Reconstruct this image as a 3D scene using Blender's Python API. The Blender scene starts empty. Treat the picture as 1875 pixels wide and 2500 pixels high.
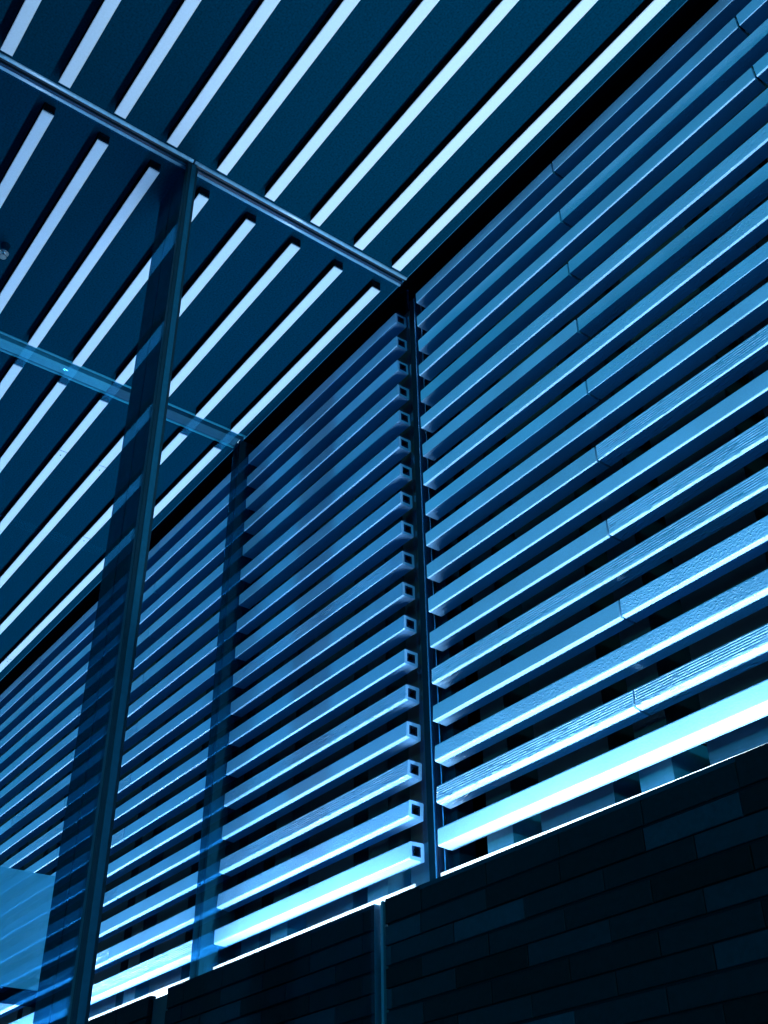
import bpy, bmesh, math, random
from mathutils import Vector, Matrix, Euler
random.seed(11)
C = bpy.context.scene.collection
sc = bpy.context.scene
ZO = 1.5                                   # eye height above the paving

# ------------------------------------------------------------------ camera
cam = bpy.data.cameras.new('camera'); co = bpy.data.objects.new('camera', cam); C.objects.link(co)
yaw, pit, roll = -0.6475, 0.6138, -0.0148
fw = Vector((math.cos(pit)*math.cos(yaw), math.cos(pit)*math.sin(yaw), math.sin(pit)))
rt = fw.cross(Vector((0, 0, 1))).normalized(); up = rt.cross(fw)
r_ = math.cos(roll)*rt + math.sin(roll)*up
u_ = math.cos(roll)*up - math.sin(roll)*rt
co.matrix_world = Matrix(((r_.x, u_.x, -fw.x, 0), (r_.y, u_.y, -fw.y, 0), (r_.z, u_.z, -fw.z, ZO), (0, 0, 0, 1)))
cam.sensor_fit = 'VERTICAL'; cam.sensor_height = 24; cam.sensor_width = 18
cam.lens = 24*2752.91/2500; cam.clip_start = .05; cam.clip_end = 400
sc.camera = co

# ------------------------------------------------------------------ night sky and exposure
w = bpy.data.worlds.new('World'); sc.world = w; w.use_nodes = True
nt = w.node_tree; nt.nodes.clear()
sky = nt.nodes.new('ShaderNodeTexSky'); sky.sky_type = 'NISHITA'; sky.sun_disc = False
SUN_EL, SUN_AZ = math.radians(2.5), math.radians(118)   # added fill light, low from behind the left shoulder
sky.sun_elevation = SUN_EL; sky.sun_rotation = math.radians(90)-SUN_AZ
tint = nt.nodes.new('ShaderNodeMix'); tint.data_type = 'RGBA'; tint.blend_type = 'MULTIPLY'
tint.inputs[0].default_value = 1; tint.inputs[7].default_value = (.10, .55, 1, 1)
bg = nt.nodes.new('ShaderNodeBackground'); bg.inputs[1].default_value = .15
ow = nt.nodes.new('ShaderNodeOutputWorld')
nt.links.new(sky.outputs[0], tint.inputs[6]); nt.links.new(tint.outputs[2], bg.inputs[0]); nt.links.new(bg.outputs[0], ow.inputs[0])
sl = bpy.data.lights.new('low_sun', 'SUN'); sl.energy = .42; sl.angle = math.radians(2.5); sl.color = (.06, .78, 1)  # unseen sun added as fill, to light the slat fronts evenly
so = bpy.data.objects.new('low_sun', sl); C.objects.link(so)
sd = Vector((math.cos(SUN_AZ)*math.cos(SUN_EL), math.sin(SUN_AZ)*math.cos(SUN_EL), math.sin(SUN_EL)))
so.rotation_euler = sd.to_track_quat('Z', 'Y').to_euler(); so.location = (0, 0, 12)
sc.view_settings.view_transform = 'Standard'; sc.view_settings.look = 'None'
sc.view_settings.exposure = 2.0          # a long night exposure; sc.view_settings.gamma = 1
UP_WATTS = 6.6                            # per metre of hidden uplight
sc.cycles.max_bounces = 8; sc.cycles.transparent_max_bounces = 16
sc.cycles.sample_clamp_indirect = 4

# ------------------------------------------------------------------ materials
def new_mat(name):
    m = bpy.data.materials.new(name); m.use_nodes = True
    n = m.node_tree; b = n.nodes['Principled BSDF']
    return m, n, b
def N(n, t, **k):
    x = n.nodes.new(t)
    for a, v in k.items(): setattr(x, a, v)
    return x
def math_node(n, op, a, b=None, clamp=False):
    x = N(n, 'ShaderNodeMath', operation=op); x.use_clamp = clamp
    for i, v in enumerate((a, b)):
        if v is None: continue
        if isinstance(v, (int, float)): x.inputs[i].default_value = v
        else: n.links.new(v, x.inputs[i])
    return x.outputs[0]

def plain(name, col, rough=.5, metal=0, noise=.12, scale=60, bump=.0, bscale=300, spec=.5):
    m, n, b = new_mat(name)
    tc = N(n, 'ShaderNodeTexCoord'); no = N(n, 'ShaderNodeTexNoise'); no.inputs['Scale'].default_value = scale
    no.inputs['Detail'].default_value = 6
    n.links.new(tc.outputs['Object'], no.inputs['Vector'])
    mr = N(n, 'ShaderNodeMapRange'); mr.inputs[1].default_value = .25; mr.inputs[2].default_value = .75
    mr.inputs[3].default_value = 1-noise; mr.inputs[4].default_value = 1+noise
    n.links.new(no.outputs[0], mr.inputs[0])
    mx = N(n, 'ShaderNodeVectorMath', operation='SCALE'); mx.inputs[0].default_value = col
    n.links.new(mr.outputs[0], mx.inputs['Scale']); n.links.new(mx.outputs[0], b.inputs['Base Color'])
    b.inputs['Roughness'].default_value = rough; b.inputs['Metallic'].default_value = metal
    b.inputs['Specular IOR Level'].default_value = spec
    if bump:
        n2 = N(n, 'ShaderNodeTexNoise'); n2.inputs['Scale'].default_value = bscale; n2.inputs['Detail'].default_value = 4
        n.links.new(tc.outputs['Object'], n2.inputs['Vector'])
        bp = N(n, 'ShaderNodeBump'); bp.inputs['Strength'].default_value = bump; bp.inputs['Distance'].default_value = .001
        n.links.new(n2.outputs[0], bp.inputs['Height']); n.links.new(bp.outputs[0], b.inputs['Normal'])
    return m

def clay(name, level):
    """glazed clay tube; level 0 smooth, 1 speckled, 2 ribbed and torn"""
    m, n, b = new_mat(name)
    tc = N(n, 'ShaderNodeTexCoord'); oi = N(n, 'ShaderNodeObjectInfo')
    mp = N(n, 'ShaderNodeMapping')
    n.links.new(tc.outputs['Object'], mp.inputs[0])
    off = N(n, 'ShaderNodeVectorMath', operation='SCALE'); off.inputs[0].default_value = (17, 5, 9)
    n.links.new(oi.outputs['Random'], off.inputs['Scale']); n.links.new(off.outputs[0], mp.inputs['Location'])
    # tone: from tile to tile, and long soft firing clouds along each
    cl = N(n, 'ShaderNodeTexNoise'); cl.inputs['Scale'].default_value = 5; cl.inputs['Detail'].default_value = 5
    n.links.new(mp.outputs[0], cl.inputs['Vector'])
    gr = N(n, 'ShaderNodeTexNoise'); gr.inputs['Scale'].default_value = 320; gr.inputs['Detail'].default_value = 3
    n.links.new(mp.outputs[0], gr.inputs['Vector'])
    t = math_node(n, 'MULTIPLY_ADD', oi.outputs['Random'], .22); n.nodes[-1].inputs[2].default_value = .80
    t2 = math_node(n, 'MULTIPLY_ADD', cl.outputs[0], .5); n.nodes[-1].inputs[2].default_value = -.25
    t3 = math_node(n, 'MULTIPLY_ADD', gr.outputs[0], .34); n.nodes[-1].inputs[2].default_value = -.17
    s = math_node(n, 'ADD', math_node(n, 'ADD', t, t2), t3)
    mx = N(n, 'ShaderNodeVectorMath', operation='SCALE'); mx.inputs[0].default_value = SLAT_COL
    n.links.new(s, mx.inputs['Scale']); n.links.new(mx.outputs[0], b.inputs['Base Color'])
    b.inputs['Roughness'].default_value = .34; b.inputs['Specular IOR Level'].default_value = .5
    b.inputs['Specular Tint'].default_value = (.45, .85, 1, 1)
    # relief, raked by the light from below
    m2 = N(n, 'ShaderNodeMapping'); m2.inputs['Scale'].default_value = (.28 if level == 2 else .7, 1, 1)
    n.links.new(mp.outputs[0], m2.inputs[0])
    a = N(n, 'ShaderNodeTexNoise'); a.inputs['Scale'].default_value = (260, 190, 230)[level]; a.inputs['Detail'].default_value = 5
    n.links.new(m2.outputs[0], a.inputs['Vector'])
    v = N(n, 'ShaderNodeTexVoronoi'); v.inputs['Scale'].default_value = (150, 130, 110)[level]
    n.links.new(m2.outputs[0], v.inputs['Vector'])
    vr = N(n, 'ShaderNodeMapRange'); vr.inputs[1].default_value = .0; vr.inputs[2].default_value = (.16, .30, .36)[level]
    vr.inputs[3].default_value = (.5, 1.1, 1.4)[level]; vr.inputs[4].default_value = 0
    n.links.new(v.outputs['Distance'], vr.inputs[0])
    h = math_node(n, 'ADD', a.outputs[0], vr.outputs[0])
    bp = N(n, 'ShaderNodeBump'); bp.inputs['Strength'].default_value = (.35, .8, 1.0)[level]
    bp.inputs['Distance'].default_value = (.0007, .0018, .0022)[level]
    n.links.new(h, bp.inputs['Height']); n.links.new(bp.outputs[0], b.inputs['Normal'])
    return m

SLAT_COL = (.085, .275, .53)
M = {}
M['clay'] = [clay('clay_smooth', 0), clay('clay_speckled', 1), clay('clay_ribbed', 2)]
M['pale'] = plain('pale_slat_paint', (.265, .50, .71), .55, noise=.05, scale=180, bump=.15, spec=.1)
M['ceiling'] = plain('dark_ceiling_board', (.0, .0200, .049), .9, noise=.38, scale=160, bump=.2, bscale=500, spec=.0)
M['black'] = plain('black_void', (.0008, .003, .006), .9, spec=0)
M['panel'] = plain('backing_board', (.0005, .0035, .0065), .6, noise=.15)  # shade behind the slats put into the board colour
M['batten'] = plain('batten_paint', (.001, .009, .016), .5, noise=.12)  # battens darkened the same way, shade in the colour
M['apron'] = plain('apron_board_paint', (.004, .060, .125), .6, noise=.12)  # lower ends of the same boards, uplight glow put into the colour
M['apronpale'] = plain('apron_bracket_paint', (.022, .15, .27), .5, noise=.12)  # lower ends of the battens, paler to carry the uplight glow
M['trim'] = plain('slot_trim_metal', (.008, .05, .095), .3, .3)
M['metal'] = plain('channel_metal', (.25, .55, .80), .22, 1, noise=.08)
M['darkmetal'] = plain('dark_mullion_metal', (.0008, .017, .036), .5, .0, noise=.15, scale=30, spec=.1)
M['darker'] = plain('dark_fin_metal', (.0006, .012, .026), .6, .0, noise=.2, scale=30, spec=.0)
M['bead'] = plain('cap_bead_metal', (.001, .045, .10), .5, 0, spec=.08)
M['rail'] = plain('rail_metal', (.09, .34, .62), .3, .1)
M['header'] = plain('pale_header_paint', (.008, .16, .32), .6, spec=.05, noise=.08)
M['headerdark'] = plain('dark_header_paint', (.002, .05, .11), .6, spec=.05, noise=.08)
M['trough'] = plain('trough_paint', (.16, .26, .31), .6, noise=.2, scale=25, spec=.1)
M['white'] = plain('white_trough_paint', (.80, .90, .95), .5, noise=.04)
M['floor'] = plain('pale_paving', (.42, .55, .58), .7, noise=.3, scale=8)
M['board'] = plain('pale_board', (.065, .31, .55), .5, noise=.10, scale=5)
M['chrome'] = plain('sprinkler_chrome', (.6, .8, .9), .15, 1)
m, n, b = new_mat('uplight_lens'); b.inputs['Base Color'].default_value = (.8, .9, 1, 1)
b.inputs['Emission Color'].default_value = (.7, .93, 1, 1); b.inputs['Emission Strength'].default_value = 1; M['lens'] = m
m, n, b = new_mat('led_dot'); b.inputs['Base Color'].default_value = (.5, .8, 1, 1)
b.inputs['Emission Color'].default_value = (.35, .7, 1, 1); b.inputs['Emission Strength'].default_value = .25; M['led'] = m

# brick: tone carried per brick
m, n, b = new_mat('dark_brick'); M['brick'] = m
at = N(n, 'ShaderNodeAttribute'); at.attribute_name = 'tone'
tc = N(n, 'ShaderNodeTexCoord'); no = N(n, 'ShaderNodeTexNoise'); no.inputs['Scale'].default_value = 90; no.inputs['Detail'].default_value = 8
n.links.new(tc.outputs['Object'], no.inputs['Vector'])
s = math_node(n, 'MULTIPLY', at.outputs['Fac'], math_node(n, 'ADD', no.outputs[0], .5))
mx = N(n, 'ShaderNodeVectorMath', operation='SCALE'); mx.inputs[0].default_value = (.0005, .0048, .0105)
n.links.new(s, mx.inputs['Scale']); n.links.new(mx.outputs[0], b.inputs['Base Color']); b.inputs['Roughness'].default_value = .7
b.inputs['Specular IOR Level'].default_value = .04
bp = N(n, 'ShaderNodeBump'); bp.inputs['Strength'].default_value = .5; bp.inputs['Distance'].default_value = .0015
n.links.new(no.outputs[0], bp.inputs['Height']); n.links.new(bp.outputs[0], b.inputs['Normal'])

# glass: clear, with a blue-coated reflection
for gname, gbase, gedge in (('glass', .072, .28), ('glass_clear', .02, .3)):
  m = bpy.data.materials.new('coated_glass'); m.use_nodes = True; n = m.node_tree; n.nodes.clear()
  tr = N(n, 'ShaderNodeBsdfTransparent'); gl = N(n, 'ShaderNodeBsdfGlossy'); gl.inputs['Roughness'].default_value = .0
  gl.inputs['Color'].default_value = (.05, .52, 1.0, 1); tr.inputs['Color'].default_value = (.97, .99, 1, 1)
  lw = N(n, 'ShaderNodeLayerWeight'); lw.inputs[0].default_value = .5
  f = math_node(n, 'MULTIPLY_ADD', math_node(n, 'POWER', lw.outputs['Facing'], 4.0), gedge, True); n.nodes[-1].inputs[2].default_value = gbase
  mi = N(n, 'ShaderNodeMixShader'); o = N(n, 'ShaderNodeOutputMaterial')
  n.links.new(f, mi.inputs[0]); n.links.new(tr.outputs[0], mi.inputs[1]); n.links.new(gl.outputs[0], mi.inputs[2]); n.links.new(mi.outputs[0], o.inputs[0])
  M[gname] = m

# ------------------------------------------------------------------ helpers (z is measured from the eye)
def box(bm, x0, x1, y0, y1, z0, z1, bev=0):
    vs = [bm.verts.new((x, y, z+ZO)) for x in (x0, x1) for y in (y0, y1) for z in (z0, z1)]
    fs = [bm.faces.new([vs[i] for i in q]) for q in ((0, 1, 3, 2), (4, 6, 7, 5), (0, 4, 5, 1), (2, 3, 7, 6), (0, 2, 6, 4), (1, 5, 7, 3))]
    if bev:
        es = list({e for f in fs for e in f.edges})
        bmesh.ops.bevel(bm, geom=es, offset=bev, segments=2, affect='EDGES')
    return vs
def cyl(bm, x, y, z0, z1, r0, r1, n=20):
    a = [bm.verts.new((x+r0*math.cos(t*2*math.pi/n), y+r0*math.sin(t*2*math.pi/n), z0+ZO)) for t in range(n)]
    b = [bm.verts.new((x+r1*math.cos(t*2*math.pi/n), y+r1*math.sin(t*2*math.pi/n), z1+ZO)) for t in range(n)]
    for i in range(n): bm.faces.new((a[i], a[(i+1) % n], b[(i+1) % n], b[i]))
    bm.faces.new(a[::-1]); bm.faces.new(b)
def obj(name, bm, mat, parent=None, origin=None):
    bmesh.ops.recalc_face_normals(bm, faces=bm.faces)
    me = bpy.data.meshes.new(name)
    if origin is None:
        if parent is not None: origin = parent.matrix_world.translation.copy()
        else:
            xs = [v.co for v in bm.verts]
            origin = Vector(((min(v.x for v in xs)+max(v.x for v in xs))/2, (min(v.y for v in xs)+max(v.y for v in xs))/2, min(v.z for v in xs)))
    else: origin = Vector(origin)
    bmesh.ops.translate(bm, verts=bm.verts, vec=-origin)
    bm.to_mesh(me); bm.free(); me.materials.append(mat)
    o = bpy.data.objects.new(name, me); C.objects.link(o)
    if parent is not None:
        o.parent = parent; o.location = origin - WPOS.get(parent.name, origin)
        WPOS[o.name] = origin
    else: o.location = origin; WPOS[o.name] = origin
    return o
WPOS = {}
def part(name, mat, parent, *boxes, bev=0):
    bm = bmesh.new()
    for q in boxes: box(bm, *q, bev=bev)
    return obj(name, bm, mat, parent, WPOS[parent.name])
def thing(name, label, cat, loc, group=None):
    o = bpy.data.objects.new(name, None); C.objects.link(o); o.empty_display_size = .05
    o.location = (loc[0], loc[1], loc[2]+ZO); WPOS[o.name] = Vector(o.location)
    return tag(o, label, cat, group)
def tag(o, label, cat, group=None):
    o['label'] = label; o['category'] = cat
    if group: o['group'] = group
    return o
def struct(o): o['kind'] = 'structure'; return o
ORD = ['zeroth', 'first', 'second', 'third', 'fourth', 'fifth', 'sixth', 'seventh', 'eighth', 'ninth', 'tenth', 'eleventh', 'twelfth',
       'thirteenth', 'fourteenth', 'fifteenth', 'sixteenth', 'seventeenth', 'eighteenth', 'nineteenth', 'twentieth', 'twenty-first']

# ------------------------------------------------------------------ setting
W = 1.7417; ZC = 2.899; ZP = 2.939        # slat fronts, ceiling slat undersides, ceiling boards
GX1, GX2 = 2.16, 3.265                     # the two glass walls
XN, XF = -2.6, 7.35
bm = bmesh.new(); box(bm, -60, 60, -60, 60, -1.7, -1.5); struct(obj('ground', bm, M['floor']))
bm = bmesh.new()
cuts = [XN, -1.2, .14, 2.138, 2.182, 3.222, 3.308, 4.64, 5.98, XF]
gaps = {(2.138, 2.182), (3.222, 3.308)}
for a, c in zip(cuts[:-1], cuts[1:]):
    z = ZP+.02 if (a, c) in gaps else ZP
    if (a, c) in gaps: box(bm, a, c, -1.73, .36, z, ZP+.12)
    else: box(bm, a+.0006, c-.0006, -1.733, .36, z, ZP+.12)
struct(obj('ceiling', bm, M['ceiling']))

# ------------------------------------------------------------------ wall behind the slats
bw = thing('rear_cladding', 'dark backing wall with upright boards and battens showing behind the lit slats', 'wall', (2, -1.95, -1.5))
part('rear_wall', M['black'], bw, (XN, XF, -2.1, -1.97, -1.5, 3.1))
part('soffit', M['black'], bw, (XN, XF, -1.969, -1.8, 3.0, 3.05))
x = 1.4667-.495*8
while x < XF:
    if not (2.05 < x < 2.30 or 3.15 < x < 3.40):
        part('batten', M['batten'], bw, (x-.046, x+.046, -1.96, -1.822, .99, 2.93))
        part('apron_bracket', M['apronpale'], bw, (x-.046, x+.046, -1.96, -1.818, .3, .988))  # lower end of the batten, coloured as lit from the trough
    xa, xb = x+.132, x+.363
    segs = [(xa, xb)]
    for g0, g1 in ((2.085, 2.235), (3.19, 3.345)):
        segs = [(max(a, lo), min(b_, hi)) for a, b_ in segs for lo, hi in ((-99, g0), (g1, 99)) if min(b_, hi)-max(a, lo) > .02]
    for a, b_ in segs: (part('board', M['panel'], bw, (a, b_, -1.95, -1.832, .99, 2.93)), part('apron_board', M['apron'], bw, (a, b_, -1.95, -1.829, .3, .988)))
    x += .495

# ------------------------------------------------------------------ wall slats
def slat_mesh(length, level, rad):
    """hollow square clay tube lying along x, front (+y) face carrying the relief"""
    H, D, t = .045, .046, .009
    pts = []
    def corner(cy, cz, a0):
        r = rad
        for k in range(7):
            a = a0+k*math.pi/12
            pts.append((cy+r*math.cos(a), cz+r*math.sin(a)))
    # order: up the front, over the top, down the back, along the bottom; y=0 is the front plane
    corner(-rad, rad, -math.pi/2)                     # bottom front
    if level == 2:
        n = 5; z0, z1 = .010, .041; p = (z1-z0)/n
        for k in range(n):
            z = z0+k*p; d = .0011+.0006*((k*37) % 3)/2
            pts += [(0, z), (-d, z+p*.22), (-d, z+p*.42), (0, z+p*.64)]
    corner(-rad, H-rad, 0)
    corner(-D+.002+.0, H-.002, math.pi/2)
    corner(-D+.002, .002, math.pi)
    bm = bmesh.new()
    inner = [(-D+t, t), (-D+t, H-t), (-t, H-t), (-t, t)]
    rings = []
    nx = 1
    for x in (0, length):
        rings.append(([bm.verts.new((x, y, z)) for y, z in pts], [bm.verts.new((x, y, z)) for y, z in inner]))
    for a, b in ((rings[0][0], rings[1][0]), (rings[0][1], rings[1][1])):
        for i in range(len(a)):
            j = (i+1) % len(a); bm.faces.new((a[i], a[j], b[j], b[i]))
    for outer, inn in rings:
        es = []
        for l in (outer, inn):
            for i in range(len(l)):
                es.append(bm.edges.get((l[i], l[(i+1) % len(l)])))
        bmesh.ops.triangle_fill(bm, edges=es, use_beauty=True)
    bmesh.ops.remove_doubles(bm, verts=bm.verts, dist=1e-6)
    bmesh.ops.recalc_face_normals(bm, faces=bm.faces)
    me = bpy.data.meshes.new('slat_mesh'); bm.to_mesh(me); bm.free()
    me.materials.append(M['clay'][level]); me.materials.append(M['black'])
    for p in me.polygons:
        if abs(p.normal.x) < .1 and -D+t-1e-4 <= p.center.y <= -t+1e-4 and t-1e-4 <= p.center.z <= H-t+1e-4: p.material_index = 1  # shade inside the tube painted on as black faces
    return me
cache = {}
TEX = ['smooth', 'speckled', 'ribbed']
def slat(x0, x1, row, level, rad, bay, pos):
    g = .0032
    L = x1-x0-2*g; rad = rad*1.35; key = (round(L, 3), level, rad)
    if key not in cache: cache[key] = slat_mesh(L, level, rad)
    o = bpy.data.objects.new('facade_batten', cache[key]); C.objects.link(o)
    z = 2.7894-.11*(row-1)
    o.location = (x0+g, -W+random.uniform(-.0008, .0008)+(-.0018 if row in (3, 5, 7, 9) else .0006), z+ZO+random.uniform(-.0006, .0006))
    o.rotation_euler = (math.radians(-.6+{1: -1.5, 2: -1.5, 3: -1, 11: .8, 12: 1.2, 13: 1.6, 14: 2.4, 15: 3.4, 16: 4.5, 17: 4.5, 18: 1.5}.get(row, 0)+random.uniform(-1.3, 1.3)), 0, 0)
    nm = {'right': 'wall before the glass', 'middle': 'wall between glass screens', 'far': 'wall past both screens'}[bay]
    lab = f'{TEX[level]} blue slat {ORD[row]} from the top, {nm}' if row > 1 else f'{TEX[level]} blue slat topmost in the {nm}'
    if row == 18: lab = f'brightly lit lowest slat on the {nm}'
    if pos: lab += ', '+pos
    tag(o, lab, 'slat', {'right': 'wall slats in the bay right of the glass', 'middle': 'wall slats in the bay behind the first glass', 'far': 'wall slats in the far left bay'}[bay])
    return o
SEG = 1.3408
near_left = {6: 1, 8: 1, 14: 2, 16: 1, 17: 2}
near_right = {3: 1, 7: 1, 9: 1, 11: 2, 13: 2, 15: 1, 17: 2}
sharp = {3: .0006, 5: .0005, 7: .0006, 1: .002, 2: .0025, 4: .0025, 10: .003, 12: .0025, 14: .003, 17: .004, 16: .0035, 18: .003}
POS = ['piece touching the glass end', 'second piece', 'third piece', 'fourth piece']
for row in range(1, 19):
    j = 1.4324 if row % 2 else .762
    cutsx = [2.106]
    while j > XN: cutsx.append(j); j -= SEG
    for k in range(len(cutsx)-1):
        lv = near_left.get(row, 0) if k == 0 else near_right.get(row, near_left.get(row, 0))
        if k == 0 or row % 2: rd = sharp.get(row, .0018)
        else: rd = .0018
        slat(cutsx[k+1], cutsx[k], row, lv, rd, 'right', POS[min(k, 3)])
mid = {10: 2, 14: 2, 16: 2, 7: 1, 4: 1, 17: 1}
for row in range(1, 19):
    slat(2.214, 3.208, row, mid.get(row, 0), random.choice((.001, .0018, .0026)) if row < 14 else .003, 'middle', '')
far0 = {13: 1, 18: 2, 4: 1, 8: 1}
for row in range(1, 19):
    j = 3.985 if row % 2 else 4.655
    if row == 18: j = 4.31
    cutsx = [3.322]
    while j < XF: cutsx.append(j); j += SEG
    for k in range(len(cutsx)-1):
        lv = far0.get(row, 0) if k == 0 else random.choice((0, 0, 0, 1, 2))
        if row in (11, 13, 15, 17) and k == 1: lv = 2
        slat(cutsx[k], cutsx[k+1], row, lv, random.choice((.0008, .0018, .0026)), 'far', ['first piece', 'second piece', 'third piece', 'fourth piece'][min(k, 3)])

# ------------------------------------------------------------------ ceiling slats
def pale_mesh(L):
    bm = bmesh.new()
    vs = [bm.verts.new((x, y, z)) for x in (0, L) for y in (-.0178, .0178) for z in (0, .041)]
    fs = [bm.faces.new([vs[i] for i in q]) for q in ((0, 1, 3, 2), (4, 6, 7, 5), (0, 4, 5, 1), (2, 3, 7, 6), (0, 2, 6, 4), (1, 5, 7, 3))]
    bmesh.ops.recalc_face_normals(bm, faces=bm.faces)
    bmesh.ops.bevel(bm, geom=[e for e in bm.edges if all(v.co.z < .01 for v in e.verts)], offset=.0015, segments=2, affect='EDGES')
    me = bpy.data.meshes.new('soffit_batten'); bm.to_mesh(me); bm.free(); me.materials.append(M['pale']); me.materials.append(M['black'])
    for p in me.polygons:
        if abs(p.normal.z) < .2: p.material_index = 1  # shade on the upright faces painted in as black
    return me
pc = {}
bm = bmesh.new()
a = [bm.verts.new((.0032*math.cos(t*math.pi/5), .0032*math.sin(t*math.pi/5), z)) for z in (-.001, .002) for t in range(10)]
for i in range(10): bm.faces.new((a[i], a[(i+1) % 10], a[10+(i+1) % 10], a[10+i]))
bm.faces.new(a[:10][::-1]); bm.faces.new(a[10:])
screw_me = bpy.data.meshes.new('screw'); bm.to_mesh(screw_me); bm.free(); screw_me.materials.append(M['darker'])
for i in range(-4, 8):
    yc = -(.4346+.174*i)-.0178 if i < 7 else -1.6374-.0178
    nth = 8-i
    runs = []
    xs = [2.1023]; j = .77 if i % 2 else .20
    while j > XN: xs.append(j); j -= SEG
    for k in range(len(xs)-1): runs.append((xs[k+1], xs[k], 'before the glass', ['first piece', 'second piece', 'third piece'][min(k, 2)]))
    runs.append((2.2145, 3.188, 'between glass screens', ''))
    xs = [3.317]; j = 3.703 if i % 4 in (0, 1) else 4.24
    while j < XF: xs.append(j); j += SEG
    for k in range(len(xs)-1): runs.append((xs[k], xs[k+1], 'past both screens', ['first piece', 'second piece', 'third piece', 'fourth piece'][min(k, 3)]))
    for x0, x1, bay, pos in runs:
        L = x1-x0-.0016; key = round(L, 3)
        if key not in pc: pc[key] = pale_mesh(L)
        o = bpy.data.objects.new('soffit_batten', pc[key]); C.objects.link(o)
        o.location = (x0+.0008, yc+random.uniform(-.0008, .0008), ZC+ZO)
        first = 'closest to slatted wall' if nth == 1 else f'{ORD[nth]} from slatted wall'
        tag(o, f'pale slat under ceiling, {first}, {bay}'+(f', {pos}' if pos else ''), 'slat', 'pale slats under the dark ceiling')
        if x0 > 3.5:
            s_ = bpy.data.objects.new('screw', screw_me); C.objects.link(s_); s_.parent = o; s_.location = (.03, 0, 0)

# ------------------------------------------------------------------ uplights hidden behind the brick
def uplight(x0, x1, label, tops):
    t = thing('linear_uplight', label, 'uplight', ((x0+x1)/2, -1.69, .66), 'linear uplights behind the brick wall top')
    part('housing', M['darkmetal'], t, (x0, x1, -1.742, -1.628, .66, .70), (x0, x1, -1.627, -1.624, .701, .735))
    part('lens', M['lens'], t, (x0+.01, x1-.01, -1.69, -1.655, .7005, .722))
    for a, za, c, zc in tops:
        bm = bmesh.new()
        vs = [bm.verts.new(p) for p in ((a, -1.748, .7+ZO), (c, -1.748, .7+ZO), (c, -1.748, zc+ZO), (a, -1.748, za+ZO),
                                        (a, -1.745, .7+ZO), (c, -1.745, .7+ZO), (c, -1.745, zc+ZO), (a, -1.745, za+ZO))]
        for q in ((0, 1, 2, 3), (7, 6, 5, 4), (0, 4, 5, 1), (1, 5, 6, 2), (2, 6, 7, 3), (3, 7, 4, 0)): bm.faces.new([vs[i] for i in q])
        obj('flange', bm, M['trough'], t, WPOS[t.name])
    n = max(1, round((x1-x0)/2.4)); l = (x1-x0)/n
    for k in range(n):
        ld = bpy.data.lights.new('uplight_lamp', 'AREA'); ld.shape = 'RECTANGLE'; ld.size = l-.06; ld.size_y = .02
        ld.energy = UP_WATTS*l; ld.color = (1.0, .84, .84); ld.spread = math.radians(165)
        lo = bpy.data.objects.new('uplight_lamp', ld); C.objects.link(lo)
        lo.parent = t
        lo.location = Vector((x0+l*(k+.5), -1.682, .732+ZO))-WPOS[t.name]
        lo.rotation_euler = Euler((math.radians(180-UP_TILT), 0, 0))
    return t
UP_TILT = -5
uplight(XN, 2.102, 'bright linear uplight below the lowest slat, right of the glass', [(1.4285, .8478, 2.102, .8540), (.3, .8400, 1.4255, .8476), (XN, .84, .297, .84)])
uplight(2.203, 3.206, 'bright linear uplight below the lowest slat, between the glass walls', [(2.203, .8538, 3.206, .8534)])
uplight(3.325, XF, 'bright linear uplight below the lowest slat in the far left bay', [(3.325, .8534, 5.3, .8534), (5.303, .8534, XF, .8534)])

# ------------------------------------------------------------------ brick walls
def brick_wall(x0, x1, label):
    t = thing('brick_parapet', label, 'wall', ((x0+x1)/2, -1.62, -1.5), 'low dark brick walls under the slats')
    part('core', M['black'], t, (x0+.004, x1-.004, -1.620, -1.606, -1.5, .765))
    bm = bmesh.new(); tone = bm.faces.layers.float.new('tone')
    courses = [(.7195, .7755)]
    z = .7195; k = 0
    while z > -1.45:
        j = .0062 if k % 2 == 0 else .0030
        z1 = z-j; z0 = z1-.0408-(.0 if k % 2 else .001); courses.append((z0, z1)); z = z0; k += 1
    for ci, (z0, z1) in enumerate(courses):
        x = 1.122+(0 if ci % 2 else .1105)-.221*40
        if ci == 0: x += .107
        while x < x1:
            a, c = max(x+.0012, x0), min(x+.221-.0012, x1)
            if c-a > .012:
                d = -1.600-random.uniform(0, .0014)-(0 if ci % 2 else .0010)
                if z0 > .1:
                    ch = .0012
                    f = [(a, -1.607, z0), (c, -1.607, z0), (c, -1.607, z1), (a, -1.607, z1)]
                    g = [(a, d-ch, z0), (c, d-ch, z0), (c, d-ch, z1), (a, d-ch, z1)]
                    h = [(a+ch, d, z0+ch), (c-ch, d, z0+ch), (c-ch, d, z1-ch), (a+ch, d, z1-ch)]
                    L = [[bm.verts.new((p[0], p[1], p[2]+ZO)) for p in l] for l in (f, g, h)]
                    fs = [bm.faces.new(L[2])]
                    for u, v in ((0, 1), (1, 2)):
                        for i in range(4): fs.append(bm.faces.new((L[u][i], L[u][(i+1) % 4], L[v][(i+1) % 4], L[v][i])))
                else:
                    n0 = len(bm.faces); box(bm, a, c, -1.607, d, z0, z1); bm.faces.ensure_lookup_table(); fs = list(bm.faces)[n0:]
                tv = random.choice((.3, .4, .5, .6, .7, .8, 1.0, 1.2, 1.9))*random.uniform(.9, 1.1)
                if ci == 0: tv = random.uniform(.55, .75)
                for q in fs: q[tone] = tv
            x += .221
    obj('brick_face', bm, M['brick'], t, WPOS[t.name])
    part('coping', M['darker'], t, (x0, x1, -1.6215, -1.6015, .7665, .776))
    return t
brick_wall(XN, 2.136, 'long dark brick wall at the lower right, below the lit slats')
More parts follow.
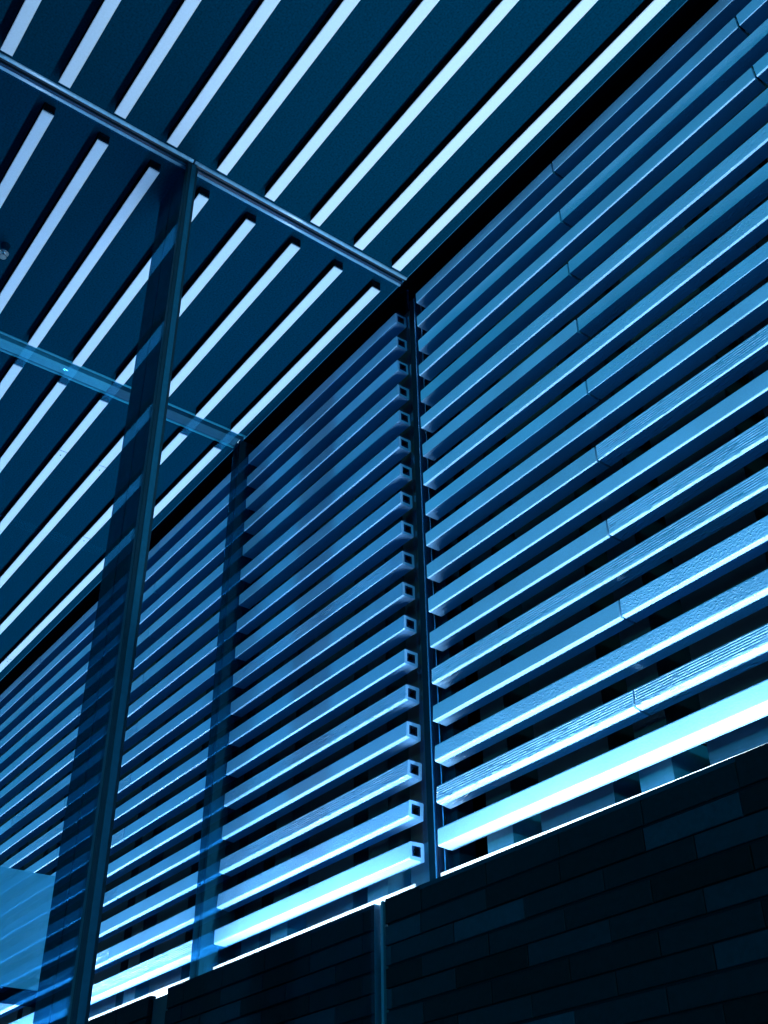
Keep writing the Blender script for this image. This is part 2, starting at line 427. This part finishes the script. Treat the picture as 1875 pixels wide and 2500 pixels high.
brick_wall(2.1785, 3.211, 'dark brick wall between the two glass walls, left of the upright slot')
brick_wall(3.322, XF, 'dark brick wall past the second glass wall, far lower left')

# ------------------------------------------------------------------ glass walls
g1 = thing('glass_screen', 'nearer glass wall with twin ceiling rails and dark upright mullion', 'glass wall', (GX1, -.9, -1.5), 'glass walls across the passage')
part('glass_pane', M['glass'], g1, (GX1-.004, GX1+.004, -.883, -.06, -1.48, ZP+.01))
part('glass_pane', M['glass'], g1, (GX1-.004, GX1+.004, -1.752, -.917, -1.48, ZP+.01))
part('glass_pane', M['glass'], g1, (GX1-.004, GX1+.004, -.02, .34, -1.48, ZP+.01))
def rail(x, y0, y1, z, rx, rz, parent, mat, name='head_rail'):
    bm = bmesh.new(); n = 12; rings = []
    for y in (y0, y1):
        rings.append([bm.verts.new((x+rx*math.cos(k*2*math.pi/n), y, z+rz*math.sin(k*2*math.pi/n)+ZO)) for k in range(n)])
    for i in range(n): f = bm.faces.new((rings[0][i], rings[0][(i+1) % n], rings[1][(i+1) % n], rings[1][i])); f.smooth = True
    bm.faces.new(rings[0]); bm.faces.new(rings[1][::-1])
    return obj(name, bm, mat, parent, WPOS[parent.name])
for x, y1 in ((2.1435, -1.7335), (2.1795, -1.7335)):
    rail(x, y1, -.899, ZP-.001, .0060, .006, g1, M['rail']); rail(x, -.893, .36, ZP-.001, .0060, .006, g1, M['rail'])
part('channel', M['darkmetal'], g1, (2.1495, 2.1555, -1.7335, .36, ZP-.004, ZP+.019), (2.1645, 2.1735, -1.7335, .36, ZP-.004, ZP+.019))
def mullion(parent, y0, y1, ycap0, ycap1):
    f = part('mullion', M['darker'], parent, (2.166, 2.255, y0, y1, -1.5, ZP), (2.255, 2.268, y0+.003, y1-.003, -1.5, ZP), (2.268, 2.352, y0, y1, -1.5, ZP), bev=0)
    part('mullion_cap', M['darkmetal'], f, (2.147, 2.1655, y0-.003, y1+.006, -1.5, ZP-.012), bev=.002)
    part('cap_bead', M['bead'], f, (2.1445, 2.1468, (y0+y1)/2-.0075, (y0+y1)/2+.0075, -1.5, ZP-.014))
mullion(g1, -.9120, -.8850, 0, 0)
mullion(g1, -.055, -.028, 0, 0)
part('jamb', M['darker'], g1, (2.100, 2.220, -1.86, -1.806, .4, 2.93))
part('jamb_channel', M['metal'], g1, (2.141, 2.145, -1.80, -1.764, .5, 2.86), (2.122, 2.1255, -1.802, -1.7775, .5, 2.86), bev=.001)
part('slot_trim', M['trim'], g1, (2.1405, 2.1500, -1.64, -1.5985, -1.5, .7735), (2.1755, 2.1775, -1.64, -1.6005, -1.5, .7735))

g2 = thing('glass_screen', 'farther glass wall with broad flat header and dark end post', 'glass wall', (GX2, -1.2, -1.5), 'glass walls across the passage')
part('glass_pane', M['glass_clear'], g2, (GX2-.004, GX2+.004, -1.70, .34, -1.48, ZP-.012))
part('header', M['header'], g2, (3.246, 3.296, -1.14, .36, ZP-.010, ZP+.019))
part('header', M['headerdark'], g2, (3.246, 3.296, -1.733, -1.1405, ZP-.010, ZP+.019))  # length of the header next to the slatted wall, darker
rail(3.2265, -1.733, .36, ZP, .0055, .004, g2, M['header']); rail(3.3155, -1.733, .36, ZP, .0065, .004, g2, M['header'])
part('end_post', M['darker'], g2, (3.236, 3.252, -1.775, -1.712, -1.5, 2.92), (3.253, 3.262, -1.77, -1.720, -1.5, 2.92), (3.263, 3.300, -1.775, -1.716, -1.5, 2.92))
part('jamb', M['darker'], g2, (3.200, 3.330, -1.86, -1.806, .4, 2.93))
part('end_cap', M['darkmetal'], g2, (3.2115, 3.3215, -1.735, -1.612, .60, .767), bev=.004)
bm = bmesh.new(); box(bm, 3.243, 3.262, -1.728, -1.714, 2.9205, 2.927, bev=.001)
obj('indicator', bm, M['led'], g2, WPOS[g2.name])

# ------------------------------------------------------------------ small things
t = thing('wall_board', 'pale blank board box seen through the glass at lower left', 'board', (3.1, -.6, .67))
part('face', M['board'], t, (3.0, 3.006, -1.235, .2, .675, .968))
part('casing', M['darker'], t, (3.0065, 3.20, -1.233, .198, .677, .966))
part('hanger', M['darkmetal'], t, (3.09, 3.10, -.55, -.54, .966, ZP), (3.09, 3.10, .05, .06, .966, ZP))
t = thing('sprinkler', 'small chrome sprinkler head hanging from the ceiling at far left', 'sprinkler', (2.817, -.549, 2.885))
bm = bmesh.new(); cyl(bm, 2.817, -.549, 2.905, ZP, .009, .016); obj('neck', bm, M['darker'], t, WPOS[t.name])
bm = bmesh.new(); cyl(bm, 2.817, -.549, 2.900, 2.9045, .017, .017, 28); obj('collar', bm, M['chrome'], t, WPOS[t.name])
bm = bmesh.new(); cyl(bm, 2.817, -.549, 2.885, 2.8995, .0035, .006); cyl(bm, 2.817, -.549, 2.882, 2.8845, .012, .012, 24); obj('deflector', bm, M['chrome'], t, WPOS[t.name])
